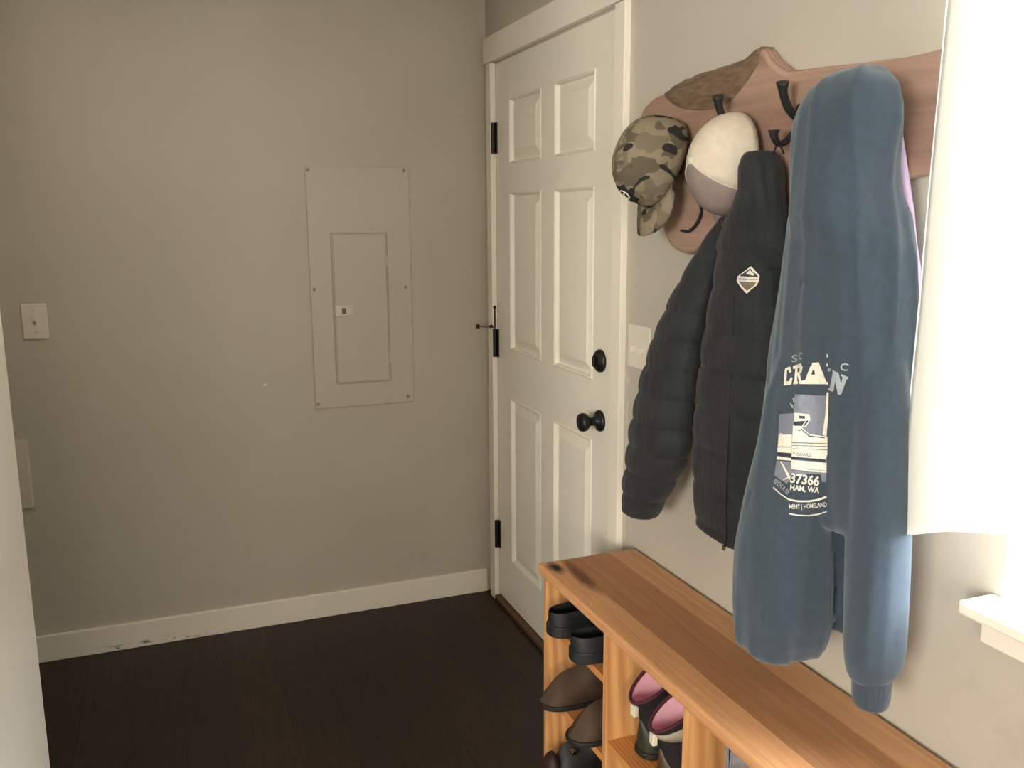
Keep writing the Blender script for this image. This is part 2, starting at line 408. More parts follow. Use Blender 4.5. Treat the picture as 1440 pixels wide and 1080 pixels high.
# ------------------------------------------------------------------ entry door
d1 = thing('door_1', '', '', (0, -.58, 0)); del d1['label'], d1['category']; d1['kind'] = 'structure'
def door_slab():
    ys = [DY1, -.238, -.522, -.628, -.912, DY0]; zs = [.024, .20, .842, 1.022, 1.588, 1.684, 1.908, DZ]
    V, F = [], []
    def q(a): 
        n = len(V); V.extend(a); F.append((n, n + 1, n + 2, n + 3))
    def rect(y0, y1, z0, z1, x): return [(x, y0, z0), (x, y1, z0), (x, y1, z1), (x, y0, z1)]
    for i in range(5):
        for j in range(7):
            y0, y1, z0, z1 = ys[i], ys[i + 1], zs[j], zs[j + 1]
            if i in (1, 3) and j in (1, 3, 5):
                steps = [(0, 0), (.004, -.003), (.008, .000), (.012, .0125), (.016, .013), (.048, .0005)]
                rr = [rect(y0 - s, y1 + s, z0 + s, z1 - s, x) for s, x in steps]
                for a, b in zip(rr, rr[1:]):
                    for e in range(4): q([a[e], a[(e + 1) % 4], b[(e + 1) % 4], b[e]])
                q(rr[-1])
            else: q(rect(y0, y1, z0, z1, 0))
    q([(.045, DY1, .024), (.045, DY0, .024), (.045, DY0, DZ), (.045, DY1, DZ)])
    for a, b in (((DY1, .024), (DY0, .024)), ((DY0, .024), (DY0, DZ)), ((DY0, DZ), (DY1, DZ)), ((DY1, DZ), (DY1, .024))):
        q([(0, a[0], a[1]), (0, b[0], b[1]), (.045, b[0], b[1]), (.045, a[0], a[1])])
    return V, F
obj('door_leaf', door_slab(), M['door'], d1)
for z0, z1 in ((1.728, 1.838), (.978, 1.085), (.218, .330)):
    h = obj('hinge', join(box(-.004, .0, -.118, -.1005, z0, z1), lathe([(0, .001), (.001, .0085), (z1 - z0 - .001, .0085), (z1 - z0, .001)], (0, 0, 1), (-.0105, -.1015, z0), 12)), M['black_metal'], d1)
    if z0 == .978:
        p = obj('hinge_pin', lathe([(0, .003), (.075, .003), (.078, .006), (.086, .006), (.088, .001)], (0, 0, 1), (-.0105, -.1015, z1), 10), M['black_metal'], h)
        s = obj('door_stop', tube([(-.0105, -.1015, 1.092), (-.05, -.085, 1.095), (-.065, -.08, 1.095)], .0035, 8), M['chrome'], h)
        s['label'] = 'small chrome hinge door stop'
        obj('bumper', join(lathe([(0, .001), (.001, .008), (.012, .008), (.014, .003)], (-.9, .3, 0), (-.064, -.081, 1.095), 10), lathe([(0, .004), (.012, .007), (.013, .001)], (.3, -.9, .2), (-.03, -.098, 1.094), 10)), M['rubber_tip'], h)
db = obj('deadbolt', lathe([(0, .034), (.006, .034), (.011, .031), (.018, .022), (.020, .001)], (-1, 0, 0), (0, -.965, 1.088), 28), M['black_metal'], d1, smooth=False)
obj('thumb_turn', box(-.028, -.018, -.970, -.960, 1.072, 1.104), M['black_metal'], db, bevel=.004)
kn = obj('door_knob', lathe([(0, .032), (.005, .032), (.010, .028), (.014, .014), (.035, .012), (.040, .018), (.048, .026), (.058, .028), (.066, .025), (.070, .016), (.071, .001)], (-1, 0, 0), (0, -.966, .910), 28), M['black_metal'], d1, smooth=True)
# casing around the door
struct('trim_2', join(box(-.02, 0, -.1, -.05, 0, 2.045), box(-.02, 0, -1.113, -1.058, 0, 2.045)), M['trim'], bevel=.0015)
struct('trim_3', box(-.024, 0, -1.128, -.032, 2.047, 2.135), M['trim'], bevel=.002)
struct('trim_4', box(-.022, .045, DY0, DY1, 0, .02), M['threshold'], bevel=.004)

# ------------------------------------------------------------------ wall fittings
bp = thing('breaker_panel', 'flush electrical breaker panel cover painted the wall colour on back wall', 'electrical panel', (-.49, 0, .81))
obj('cover', box(-.678, -.304, -.006, 0, .81, 1.68), M['breaker'], bp, bevel=.003)
obj('door_gap_shade', join(box(-.600, -.594, -.0075, -.005, .90, 1.448), box(-.398, -.392, -.0075, -.005, .90, 1.448), box(-.594, -.398, -.0075, -.005, 1.442, 1.448), box(-.594, -.398, -.0075, -.005, .896, .901)), M['breaker_shade'], bp)  # raised strips with the shade of the door gap painted in
pd = obj('door', box(-.591, -.401, -.0095, -.0055, .904, 1.438), M['breaker'], bp, bevel=.0015)
la = obj('latch', box(-.594, -.530, -.0125, -.009, 1.148, 1.188), M['latch'], pd, bevel=.002); la['label'] = 'pale grey sliding latch'
obj('latch_slot', box(-.569, -.553, -.0140, -.012, 1.158, 1.178), M['latch_slot'], la, bevel=.002)
for z in (1.345, .985): obj('hinge', box(-.402, -.393, -.0115, -.007, z - .02, z + .02), M['breaker'], pd, bevel=.001)
for x, z in ((-.668, 1.667), (-.323, 1.669), (-.664, 1.249), (-.328, 1.246), (-.668, .829), (-.330, .833)):
    obj('screw', lathe([(0, .006), (.002, .006), (.003, .004), (.0032, .0005)], (0, -1, 0), (x, -.006, z), 12), M['breaker_dark'], bp)
ls = thing('light_switch', 'single white toggle light switch on the left of the back wall', 'light switch', (-1.565, 0, 1.175))
obj('cover_plate', box(-1.603, -1.527, -.006, 0, 1.117, 1.233), M['plastic'], ls, bevel=.003)
obj('toggle', join(box(-1.571, -1.559, -.0075, -.005, 1.158, 1.192), ([(-1.569, -.007, 1.165), (-1.561, -.007, 1.165), (-1.561, -.007, 1.181), (-1.569, -.007, 1.181), (-1.5685, -.02, 1.178), (-1.5615, -.02, 1.178), (-1.5615, -.018, 1.187), (-1.5685, -.018, 1.187)], [(0, 1, 5, 4), (3, 7, 6, 2), (0, 4, 7, 3), (1, 2, 6, 5), (4, 5, 6, 7), (0, 3, 2, 1)])), M['plastic'], ls)
for z in (1.14, 1.21): obj('screw', lathe([(0, .003), (.0015, .002), (.0016, .0003)], (0, -1, 0), (-1.565, -.006, z), 10), M['plate_dim'], ls)
wp = thing('wall_plate', 'tall pale blank cover plate low on the back wall beside the partition edge', 'wall plate', (-1.70, 0, .55))
obj('plate', box(-1.775, -1.623, -.012, 0, .553, .787), M['plate_dim'], wp, bevel=.004)
for z in (.575, .765): obj('screw', lathe([(0, .004), (.0015, .003), (.0016, .0003)], (0, -1, 0), (-1.70, -.012, z), 10), M['plate_dim'], wp)
ds = thing('light_switch', 'white double switch plate on the wall half hidden behind the black jacket sleeve', 'light switch', (0, -1.195, 1.157))
obj('cover_plate', box(-.006, 0, -1.252, -1.136, 1.099, 1.216), M['plastic'], ds, bevel=.003)
for y in (-1.171, -1.217):
    obj('toggle', box(-.019, -.005, y - .004, y + .004, 1.142, 1.160), M['plastic'], ds, bevel=.002)

# ------------------------------------------------------------------ shoe bench
bn = thing('shoe_bench', 'long orange pine shoe bench with open cubbies along the wall under the coats', 'bench', (-.15, -1.9, 0))
def slab_top():
    V, F = box(-.300, -.008, -2.62, -1.199, .572, .600); return V, F
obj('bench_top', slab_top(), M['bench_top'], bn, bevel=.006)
for y0, y1 in ((-1.238, -1.219), (-1.583, -1.564), (-1.922, -1.903), (-2.262, -2.243), (-2.602, -2.583)):
    obj('side_panel' if y0 in (-1.238, -2.602) else 'divider', box(-.289, -.014, y0, y1, 0, .5725), M['pine'], bn, bevel=.0015)
obj('back_panel', box(-.0145, -.010, -2.602, -1.219, .02, .572), M['pine_shelf'], bn)
bays = [(-1.564, -1.238), (-1.903, -1.583), (-2.243, -1.922), (-2.583, -2.262)]
SH = [[.025, .235, .436], [.025, .285], [.025, .285], [.025, .285]]
for (y0, y1), zz in zip(bays, SH):
    for z in zz: obj('shelf', box(-.286, -.0145, y0, y1, z, z + .018), M['pine_shelf'], bn, bevel=.0015)

# ------------------------------------------------------------------ shoes
def shoe_mesh(L, prof, thick=.005, n=26, inner=True):
    """shoe along +X (heel 0, toe L). prof(t) -> half width, bottom, top height, rim half gap, waist"""
    rings = []
    for i in range(n + 1):
        t = i / n; t2 = .5 - .5 * math.cos(PI * t)
        w, zb, h, g, tuck = prof(t2); x = t2 * L
        p = []
        # outer right, from bottom centre to rim
        p += [(x, 0, zb), (x, w * .7, zb), (x, w * .95, zb + .006), (x, w, zb + (h - zb) * .22), (x, w * (1 - .25 * tuck), zb + (h - zb) * .55), (x, max(g, w * .12) * .5 + w * (1 - tuck) * .5, zb + (h - zb) * .88), (x, g, h)]
        gi = max(g - thick, g * .55)
        bot = zb + .014 if g > .004 else h - .004
        q = [(x, gi, h - .001), (x, gi * .98, h * .5 + bot * .5), (x, gi * .9, bot), (x, 0, bot)]
        half = p + q
        full = half + [(a, -b, c) for a, b, c in reversed(half[1:-1])]
        rings.append(full)
    return loft(rings)
def sm(a, b, t):
    t = min(1, max(0, (t - a) / (b - a))); return t * t * (3 - 2 * t)
def outline(t, W):
    # plan half width: round heel, waist, wide ball, round toe
    w = W * (.74 + .26 * sm(.25, .7, t))
    return w * min(1, math.sqrt(max(0, 1 - ((.16 - t) / .16) ** 2)) if t < .16 else 1) * (math.sqrt(max(0, 1 - ((t - .78) / .22) ** 2)) if t > .78 else 1) + .002
def clog_prof(t):
    w = outline(t, .047); top = .064 + .026 * sm(.35, .62, t) - .050 * sm(.72, 1, t)
    return w, 0, top, (w * .82) * (1 - sm(.44, .6, t)), .12 + .6 * sm(.5, .7, t)
def shoe_prof(t):
    w = outline(t, .042); top = .075 - .018 * sm(.0, .3, t) + .03 * sm(.3, .5, t) - .062 * sm(.55, 1, t)
    return w, 0, top, w * .7 * (1 - sm(.38, .52, t)), .3 + .4 * sm(.4, .7, t)
def boot_prof(hh, W, toe=.06):
    def f(t):
        w = outline(t, W); s = 1 - sm(.40, .62, t)
        top = hh * s + toe * (1 - s) + .02 * sm(.45, .6, t) * (1 - sm(.6, .95, t)) - (toe - .022) * sm(.8, 1, t)
        return w, 0, top, w * .78 * (1 - sm(.36, .5, t)), .15 + .5 * sm(.45, .65, t)
    return f
def sole_mesh(L, W, h, grow=.003, n=24):
    rings = []
    top = []
    for i in range(n + 1):
        t = .5 - .5 * math.cos(PI * i / n); top.append((t * (L + 2 * grow) - grow, outline(t, W) + grow))
    poly = [(x, w) for x, w in top] + [(x, -w) for x, w in reversed(top)]
    return extrude(poly, lambda p, k: (p[0], p[1], -.001 if k == 0 else h))
def place(root, VF):   # local coordinates to world, so that obj() can bring them back under the root
    m = parent_world(root); return [tuple(m @ Vector(v)) for v in VF[0]], VF[1]
def copy_tree(o, parent=None):
    c = o.copy(); COL.objects.link(c); c.parent = parent
    for ch in [x for x in bpy.data.objects if x.parent == o]: copy_tree(ch, c)
    return c
def shoe_thing(name, label, cat, loc, rz, prof, L, W, upper, sole_h, sole_m, group, sub=1, tilt=0):
    t = thing(name, label, cat, loc, group, rz); t.rotation_euler = (0, tilt, rz)
    obj('upper', place(t, shoe_mesh(L, prof)), upper, t, smooth=True, sub=sub)
    obj('sole', place(t, sole_mesh(L, W, sole_h)), sole_m, t, bevel=.003)
    return t
# black clogs, heels towards the room
c1 = shoe_thing('clog', 'black foam clog with open heel on the top shelf nearest the door', 'shoe', (-.318, -1.325, .4552), math.radians(8), clog_prof, .262, .047, M['eva'], .028, M['eva'], 'black clogs on the top shelf')
c2 = copy_tree(c1); c2.location = (-.322, -1.463, .4552); c2.rotation_euler = (0, 0, math.radians(-2)); c2['label'] = 'black foam clog with open heel on the top shelf against the cubby divider'
for c in (c1, c2): pass
# brown boots, toes towards the room
b1 = shoe_thing('ankle_boot', 'brown suede boot on the middle shelf below the clog nearest the door', 'boot', (-.075, -1.325, .2542), PI - math.radians(4), boot_prof(.165, .043, .075), .262, .043, M['brown_leather'], .012, M['sole'], 'brown boots on the middle shelf')
b2 = copy_tree(b1); b2.location = (-.075, -1.465, .2542); b2.rotation_euler = (0, 0, PI + math.radians(4)); b2['label'] = 'brown suede boot on the middle shelf against the cubby divider'
# black shoes on the bottom shelf
s1 = shoe_thing('shoe', 'black shoe with maroon toe on the bottom shelf nearest the door', 'shoe', (-.06, -1.315, .0442), PI, boot_prof(.155, .042, .085), .262, .042, M['dark_leather'], .014, M['sole'], 'black shoes on the bottom shelf')
obj('toe_cap', place(s1, lathe([(0, .034), (.012, .03), (.022, .02), (.026, .004)], (1, 0, .1), (.243, 0, .04), 20)), M['maroon'], s1, smooth=True)
obj('buckle', place(s1, box(.19, .205, .015, .035, .074, .086)), M['chrome'], s1, bevel=.002)
s2 = shoe_thing('shoe', 'plain black lace shoe on the bottom shelf against the cubby divider', 'shoe', (-.06, -1.475, .0442), PI, boot_prof(.15, .044, .085), .262, .044, M['dark_leather'], .014, M['sole'], 'black shoes on the bottom shelf')
for i in range(3): obj('lace', place(s2, tube([(.14 + .022 * i, -.022, .108 - .011 * i), (.145 + .022 * i, 0, .116 - .011 * i), (.14 + .022 * i, .022, .108 - .011 * i)], .0025, 6)), M['black_cloth'], s2)

# lined rubber boots in the second cubby, heels towards the room, the open tops leaning out
def kid_boot(label, loc, rz, foot_m, collar_m=None):
    t = thing('rain_boot', label, 'boot', loc, 'pink lined rubber boots in the second cubby', rz)
    L, W = .205, .044
    fp = lambda q: (outline(q, W), 0, .088 - .014 * sm(.55, .85, q) - .045 * sm(.82, 1, q), .001, .3 + .3 * sm(.5, .8, q))
    obj('foot', place(t, shoe_mesh(L, fp)), foot_m, t, smooth=True, sub=1)
    obj('sole', place(t, sole_mesh(L, W, .014)), M['sole'], t, bevel=.003)
    def ring(z, rx, ry, cx, tilt=0):
        return [(cx + rx * math.cos(a), ry * math.sin(a), z + tilt * math.cos(a)) for a in [2 * PI * k / 28 for k in range(28)]]
    out = [ring(.05, .056, .041, .062), ring(.09, .056, .041, .060), ring(.125, .058, .043, .054, .012), ring(.155, .060, .043, .046, .030), ring(.175, .062, .043, .040, .042)]
    inn = [ring(.176, .058, .039, .040, .042), ring(.155, .056, .039, .046, .030), ring(.115, .052, .037, .056, .008), ring(.08, .050, .036, .062)]
    obj('shaft', place(t, loft(out, (False, False))), M['neoprene'], t, smooth=True, sub=1)
    li = obj('lining', place(t, loft(inn, (False, True))), M['pink'], t, smooth=True, sub=1); li['label'] = 'pink lining'
    rim = ring(.1765, .0605, .0415, .040, .042)
    obj('binding', place(t, tube([Vector(p) for p in rim] + [Vector(rim[0])], .0042, 8, False)), M['burgundy'], t, smooth=True)
    if collar_m: obj('collar', place(t, loft([ring(.128, .0600, .0450, .0535, .013), ring(.160, .0625, .0450, .045, .032)], (False, False))), collar_m, t, smooth=True, solid=.002)
    tb = obj('pull_tab', place(t, box(-.020, -.008, -.009, .009, .100, .127)), M['cream_tab'], t, bevel=.002); tb['label'] = 'cream pull tab'
    return t
kid_boot('olive rubber boot with pink lining in the second cubby beside the left divider', (-.245, -1.660, .3044), math.radians(3), M['boot_green'])
kid_boot('brown rubber boot with pink lining in the second cubby beside the right divider', (-.262, -1.775, .3044), math.radians(-5), M['boot_brown'], M['tan_collar'])
g1 = shoe_thing('slipper_boot', 'fuzzy grey slipper boot in the third cubby at the bottom of the photo', 'boot', (-.280, -2.045, .3042), math.radians(2), boot_prof(.258, .055, .12), .24, .055, M['grey_fur'], .014, M['sole'], None)

# ------------------------------------------------------------------ coat rack
rk = thing('coat_rack', 'live edge reddish wood slab coat rack with black iron hooks on the wall', 'coat rack', (0, -1.75, 1.6))
top = [(-1.205, 1.66), (-1.232, 1.742), (-1.285, 1.776), (-1.371, 1.787), (-1.417, 1.797), (-1.532, 1.804), (-1.648, 1.806), (-1.690, 1.818), (-1.718, 1.824), (-1.753, 1.797), (-1.798, 1.774), (-1.839, 1.768), (-2.085, 1.750), (-2.25, 1.752), (-2.31, 1.752)]
bot = [(-2.31, 1.56), (-2.15, 1.562), (-2.0, 1.54), (-1.85, 1.52), (-1.70, 1.50), (-1.58, 1.475), (-1.535, 1.44), (-1.49, 1.417), (-1.435, 1.414), (-1.38, 1.44), (-1.335, 1.50), (-1.26, 1.58)]
tp = spline([(0, a, b) for a, b in top], 5); bt = spline([(0, a, b) for a, b in bot], 5)
outl = [(p.y, p.z + .0022 * noise.noise(Vector((p.y * 30, p.z * 30, 0)))) for p in tp + bt]
cy, cz = -1.75, 1.65
def inset(p, d):
    v = Vector((cy - p[0], (cz - p[1]) * 1.0)); 
    return (p[0] + v.x / max(v.length, .01) * d, p[1] + v.y / max(v.length, .01) * d)
rings = []
for x, d in ((-.004, .004), (-.010, 0), (-.028, 0), (-.036, .004), (-.040, .014)):
    rings.append([(x, *inset(p, d)) for p in outl])
n = len(outl); V = [p for r in rings for p in r]; F = []
for i in range(4):
    for j in range(n): F.append((i * n + j, i * n + (j + 1) % n, (i + 1) * n + (j + 1) % n, (i + 1) * n + j))
F += [tuple(range(n)), tuple(range(5 * n - 1, 4 * n - 1, -1))]
obj('board', (V, F), M['slab'], rk)
# grey weathered live edge along the top left, ending in the knot
edge_t = [(-1.365, 1.787), (-1.417, 1.800), (-1.532, 1.808), (-1.648, 1.810), (-1.690, 1.822), (-1.716, 1.828)]
edge_b = [(-1.370, 1.768), (-1.430, 1.742), (-1.530, 1.727), (-1.610, 1.732), (-1.665, 1.758), (-1.715, 1.797)]
et = spline([(0, *p) for p in edge_t], 5); eb = spline([(0, *p) for p in edge_b], 5)
rings = []
for a, b in zip(et, eb):
    w = .004 * noise.noise(Vector((a.y * 40, 3, 1)))
    rings.append([(-.006, a.y, a.z + .001), (-.036, a.y, a.z + .001 + w), (-.047, a.y * .75 + b.y * .25, a.z * .75 + b.z * .25), (-.0475, a.y * .4 + b.y * .6, a.z * .4 + b.z * .6 + w), (-.0408, b.y, b.z), (-.02, b.y, b.z)])
e = obj('bark_edge', loft(rings), M['bark'], rk, smooth=False); e['label'] = 'grey weathered live edge'
# dark arc round the lower lobe
sp = spline([(-.043, -1.522, 1.535), (-.046, -1.535, 1.508), (-.046, -1.518, 1.482), (-.046, -1.487, 1.466), (-.044, -1.45, 1.467)], 6)
obj('dark_arc', tube(sp, [.0025 + .0012 * math.sin(PI * i / (len(sp) - 1)) for i in range(len(sp))], 8), M['black_cloth'], rk, smooth=True)
for hy, dz in ((-1.43, -.045), (-1.645, 0), (-1.85, 0), (-2.085, -.06)):
    hk = obj('hook', join(extrude([(hy + .009 * math.cos(a), 1.672 + dz + .032 * math.sin(a)) for a in [2 * PI * k / 16 for k in range(16)]], lambda p, k: (-.039 - .007 * k, p[0], p[1])),
        tube(spline([(-.044, hy, 1.678 + dz), (-.058, hy - .002, 1.684 + dz), (-.075, hy - .006, 1.697 + dz), (-.09, hy - .012, 1.718 + dz), (-.098, hy - .018, 1.738 + dz)], 5), [.0078] * 14 + [.0078, .008, .0085, .0092, .0105, .0115, .0122], 10),
        tube(spline([(-.044, hy, 1.664 + dz), (-.060, hy, 1.645 + dz), (-.078, hy - .002, 1.632 + dz), (-.092, hy - .004, 1.632 + dz), (-.101, hy - .005, 1.643 + dz), (-.103, hy - .006, 1.655 + dz)], 5), [.0066] * 18 + [.0066, .007, .0075, .008, .0088, .0095, .0105, .011], 10)), M['iron'], rk, smooth=True)

# ------------------------------------------------------------------ caps
def cap(name, label, C, tilt, yaw, H_, rf, rs, mats, front_from=None, brim_m=None, badge=False, brim_len=.07, pr_=.72, ph_=.95):
    U = Vector((-math.cos(tilt), 0, math.sin(tilt))); Fw = Vector((-math.sin(tilt), 0, -math.cos(tilt))); Sd = Vector((0, 1, 0))
    R3 = Matrix.Rotation(yaw, 3, 'Z'); U, Fw, Sd = R3 @ U, R3 @ Fw, R3 @ Sd
    C = Vector(C); t = thing(name, label, 'cap', C)
    na, npz = 48, 14
    def pt(a, q, k=1.0):
        # a angle round (0 front), q 0 rim .. 1 apex
        ph = q * PI / 2
        r = math.cos(ph) ** pr_; h = math.sin(ph) ** ph_
        fr = max(0, math.cos(a))
        return C + k * (Fw * (rf * r * math.cos(a) * (1 + .06 * fr * math.sin(2 * ph))) + Sd * (rs * r * math.sin(a)) + U * (H_ * h * (1 + .03 * fr)))
    def crown(a0, a1, k=1.0):
        V, F = [], []; m = max(2, int(na * (a1 - a0) / (2 * PI)))
        for i in range(m + 1):
            for j in range(npz + 1):
                a = a0 + (a1 - a0) * i / m; q = j / npz * .985
                kk = k * (1 + .004 * noise.noise(Vector((math.cos(a) * 3, math.sin(a) * 3, q * 4))))
                V.append(tuple(pt(a, q, kk)))
        for i in range(m):
            for j in range(npz): F.append((i * (npz + 1) + j, (i + 1) * (npz + 1) + j, (i + 1) * (npz + 1) + j + 1, i * (npz + 1) + j + 1))
        return V, F
    if front_from is None: obj('crown', crown(0, 2 * PI), mats[0], t, smooth=True, solid=.003)
    else:
        f = front_from
        o = obj('mesh_back', crown(f, 2 * PI - f), mats[0], t, smooth=True, solid=.003); o['label'] = 'off-white mesh back panels'
        o = obj('front_panel', crown(-f, f), mats[1], t, smooth=True, solid=.003); o['label'] = 'taupe front panel'
        for s in (-1, 1): obj('seam', tube([pt(s * f, j / 14 * .98, 1.012) for j in range(15)], .0022, 6), mats[0], t, smooth=True)
    obj('button', lathe([(-.004, .009), (.003, .009), (.006, .006), (.007, .0005)], U, C + U * H_, 14), mats[0], t, smooth=True)
    obj('sweatband', loft([[tuple(pt(2 * PI * i / 40, .0, .975)) for i in range(40)], [tuple(pt(2 * PI * i / 40, .16, .965)) for i in range(40)]], (False, False)), M['cap_band'], t, smooth=True)
    V, F = [], []; m, k2 = 20, 8
    for i in range(m + 1):
        a = math.radians(-62 + 124 * i / m)
        for j in range(k2 + 1):
            s = j / k2; base = pt(a, 0, .99)
            ext = brim_len * math.sqrt(max(0, 1 - (abs(a) / math.radians(64)) ** 3))
            side = math.sin(a)
            V.append(tuple(base + (Fw * .97 + Sd * side * .12 - U * (.10 + .55 * side * side)) * ext * s + U * .006 * math.sin(PI * s)))
    for i in range(m):
        for j in range(k2): F.append((i * (k2 + 1) + j, (i + 1) * (k2 + 1) + j, (i + 1) * (k2 + 1) + j + 1, i * (k2 + 1) + j + 1))
    obj('brim', (V, F), brim_m or mats[-1], t, smooth=True, solid=.004)
    if front_from is None:
        for s in (-1, 1):
            for a in (.9, 2.2): obj('eyelet', lathe([(-.001, .0042), (.0015, .0035), (.0016, .0012)], (pt(s * a, .62) - C).normalized(), pt(s * a, .62, 1.012), 10), mats[0], t)
    if badge:
        a0, q0 = 0.0, .36
        g = [[pt(a0 + (i / 6 - .5) * .56, q0 + (j / 5 - .5) * .30, 1.022) for j in range(6)] for i in range(7)]
        V = [tuple(p) for r in g for p in r]; F = [(i * 6 + j, (i + 1) * 6 + j, (i + 1) * 6 + j + 1, i * 6 + j + 1) for i in range(6) for j in range(5)]
        b = obj('badge', (V, F), M['black_cloth'], t, smooth=True, solid=.002); b['label'] = 'black badge with white swirl mark'
        arc = [pt(a0 + .17 * math.cos(th), q0 + .085 * math.sin(th), 1.038) for th in [math.radians(20 + 200 * k / 12) for k in range(13)]]
        arc2 = [pt(a0 - .02 + .09 * math.cos(th), q0 - .02 + .05 * math.sin(th), 1.038) for th in [math.radians(-160 + 280 * k / 12) for k in range(13)]]
        obj('swirl', join(tube(arc, .0014, 6), tube(arc2, .0014, 6)), M['print_white'], b, smooth=True)
    return t
cap('camo_cap', 'camouflage baseball cap hanging from the leftmost hook with its brim down', (-.084, -1.432, 1.616), math.radians(20), 0, .116, .102, .082, [M['camo']], None, M['camo'], True)
cap('trucker_cap', 'trucker cap with off-white mesh back and taupe front hanging beside the black jacket', (-.070, -1.684, 1.602), math.radians(4), 0, .100, .102, .084, [M['cap_white'], M['cap_taupe']], math.radians(58), M['cap_taupe'], False, .045, 1.2, .95)

# ------------------------------------------------------------------ garments
TH = [2 * PI * k / 56 for k in range(56)]
def rings_from(tab, dz=.008, n=2.0, mod=None, wob=0, seed=0, wz=2.2, z0=None, z1=None):
    T = np.array(tab); zs = np.arange(z0 or T[0, 0], (z1 or T[-1, 0]) + 1e-6, dz); out = []
    for z in zs:
        xc, yc, b, a = [float(np.interp(z, T[:, 0], T[:, i])) for i in (1, 2, 3, 4)]
        r = []
        for th in TH:
            c, s = math.cos(th), math.sin(th)
            ex = math.copysign(abs(c) ** (2 / n), c); ey = math.copysign(abs(s) ** (2 / n), s)
            k = 1.0
            if wob: k += wob * noise.noise(Vector((c * 1.7 + seed, s * 2.6, z * wz))) + wob * .5 * noise.noise(Vector((c * 3 + seed, s * 5 + 7, z * wz * 1.6)))
            kb, ka = mod(z, th) if mod else (1, 1)
            r.append((xc + b * ex * k * kb, yc + a * ey * k * ka, z))
        out.append(r)
    return out
def closed(rings, taper=.4, drop=.012):
    """round the two ends of a hanging piece of cloth"""
    def end(r, sgn):
        c = sum((Vector(p) for p in r), Vector()) / len(r); res = []
        for k, d in ((1 - .12 * (1 - taper), .4), (1 - .4 * (1 - taper), .8), (taper, 1.0)):
            res.append([tuple(c + (Vector(p) - c) * k + Vector((0, 0, sgn * drop * d))) for p in r])
        return res
    return loft(list(reversed(end(rings[0], -1))) + rings + end(rings[-1], 1))
def bvh(o):
    dg = bpy.context.evaluated_depsgraph_get(); e = o.evaluated_get(dg); me = e.to_mesh()
    mw = parent_world(o)
    t = BVHTree.FromPolygons([mw @ v.co for v in me.vertices], [tuple(p.vertices) for p in me.polygons]); e.to_mesh_clear(); return t
def bake(o):
    dg = bpy.context.evaluated_depsgraph_get(); me = bpy.data.meshes.new_from_object(o.evaluated_get(dg)); o.modifiers.clear(); o.data = me
    for p in me.polygons: p.use_smooth = True

# --- black puffer jacket
jk = thing('puffer_jacket', 'black quilted puffer jacket with diamond badge hanging from the third hook', 'jacket', (-.08, -1.75, .8))
JS = [(0.785, -0.11, -1.4082, 0.045, 0.0532), (0.816, -0.111, -1.4177, 0.048, 0.07), (0.846, -0.112, -1.4307, 0.051, 0.0814), (0.877, -0.112, -1.4476, 0.053, 0.0873), (0.908, -0.113, -1.4637, 0.055, 0.0945), (0.938, -0.114, -1.479, 0.055, 0.1048), (0.969, -0.114, -1.4915, 0.055, 0.1108), (1.0, -0.115, -1.498, 0.055, 0.1091), (1.03, -0.113, -1.502, 0.055, 0.1051), (1.061, -0.11, -1.5063, 0.055, 0.1009), (1.092, -0.108, -1.5105, 0.055, 0.0966), (1.122, -0.106, -1.5153, 0.054, 0.093), (1.153, -0.104, -1.5216, 0.052, 0.0888), (1.183, -0.101, -1.5281, 0.051, 0.0848), (1.214, -0.099, -1.5343, 0.049, 0.0817), (1.245, -0.096, -1.5447, 0.046, 0.0766), (1.275, -0.094, -1.556, 0.042, 0.0722), (1.306, -0.092, -1.5674, 0.039, 0.0677), (1.337, -0.089, -1.5817, 0.036, 0.0613), (1.367, -0.087, -1.5984, 0.033, 0.054), (1.398, -0.084, -1.6162, 0.031, 0.0467), (1.429, -0.082, -1.6392, 0.028, 0.0428), (1.459, -0.08, -1.6635, 0.026, 0.0386), (1.49, -0.08, -1.6952, 0.023, 0.0311)]
JB = [(0.83, -0.075, -1.7489, 0.051, 0.1242), (0.891, -0.075, -1.745, 0.052, 0.1332), (0.952, -0.075, -1.7422, 0.054, 0.1409), (1.013, -0.075, -1.7436, 0.055, 0.1441), (1.074, -0.075, -1.7458, 0.057, 0.1412), (1.135, -0.075, -1.7481, 0.058, 0.1353), (1.195, -0.075, -1.7524, 0.06, 0.127), (1.256, -0.075, -1.7572, 0.058, 0.1207), (1.317, -0.075, -1.7616, 0.056, 0.1088), (1.378, -0.075, -1.7661, 0.054, 0.0964), (1.439, -0.075, -1.772, 0.052, 0.0844), (1.5, -0.075, -1.7898, 0.05, 0.0576)]
JC = [(1.40, -.084, -1.7774, .030, .1000), (1.44, -.086, -1.7808, .044, .1035), (1.48, -.092, -1.795, .044, .0848), (1.52, -.094, -1.8098, .042, .0626), (1.56, -.096, -1.8138, .042, .0469), (1.59, -.096, -1.8103, .040, .0423), (1.61, -.094, -1.8049, .034, .0356), (1.618, -.092, -1.8002, .028, .0281)]
def puff(step, z0, amp, skew=0):
    def f(z, th):
        zz = z + skew * math.sin(th) + .004 * noise.noise(Vector((math.cos(th) * 2, math.sin(th) * 2, z * 9)))
        s = abs(math.sin(PI * (zz - z0) / step)) ** .5
        k = 1 - amp + amp * s
        k += .035 * noise.noise(Vector((math.cos(th) * 5, math.sin(th) * 5, z * 22))) + .02 * noise.noise(Vector((math.cos(th) * 11, math.sin(th) * 11, z * 40)))
        return k, 1 - (1 - k) * .45
    return f
obj('sleeve', closed(rings_from(JS, .0045, 2.0, puff(.066, .83, .17), .04, 3), .5, .012), M['puffer'], jk, smooth=True)
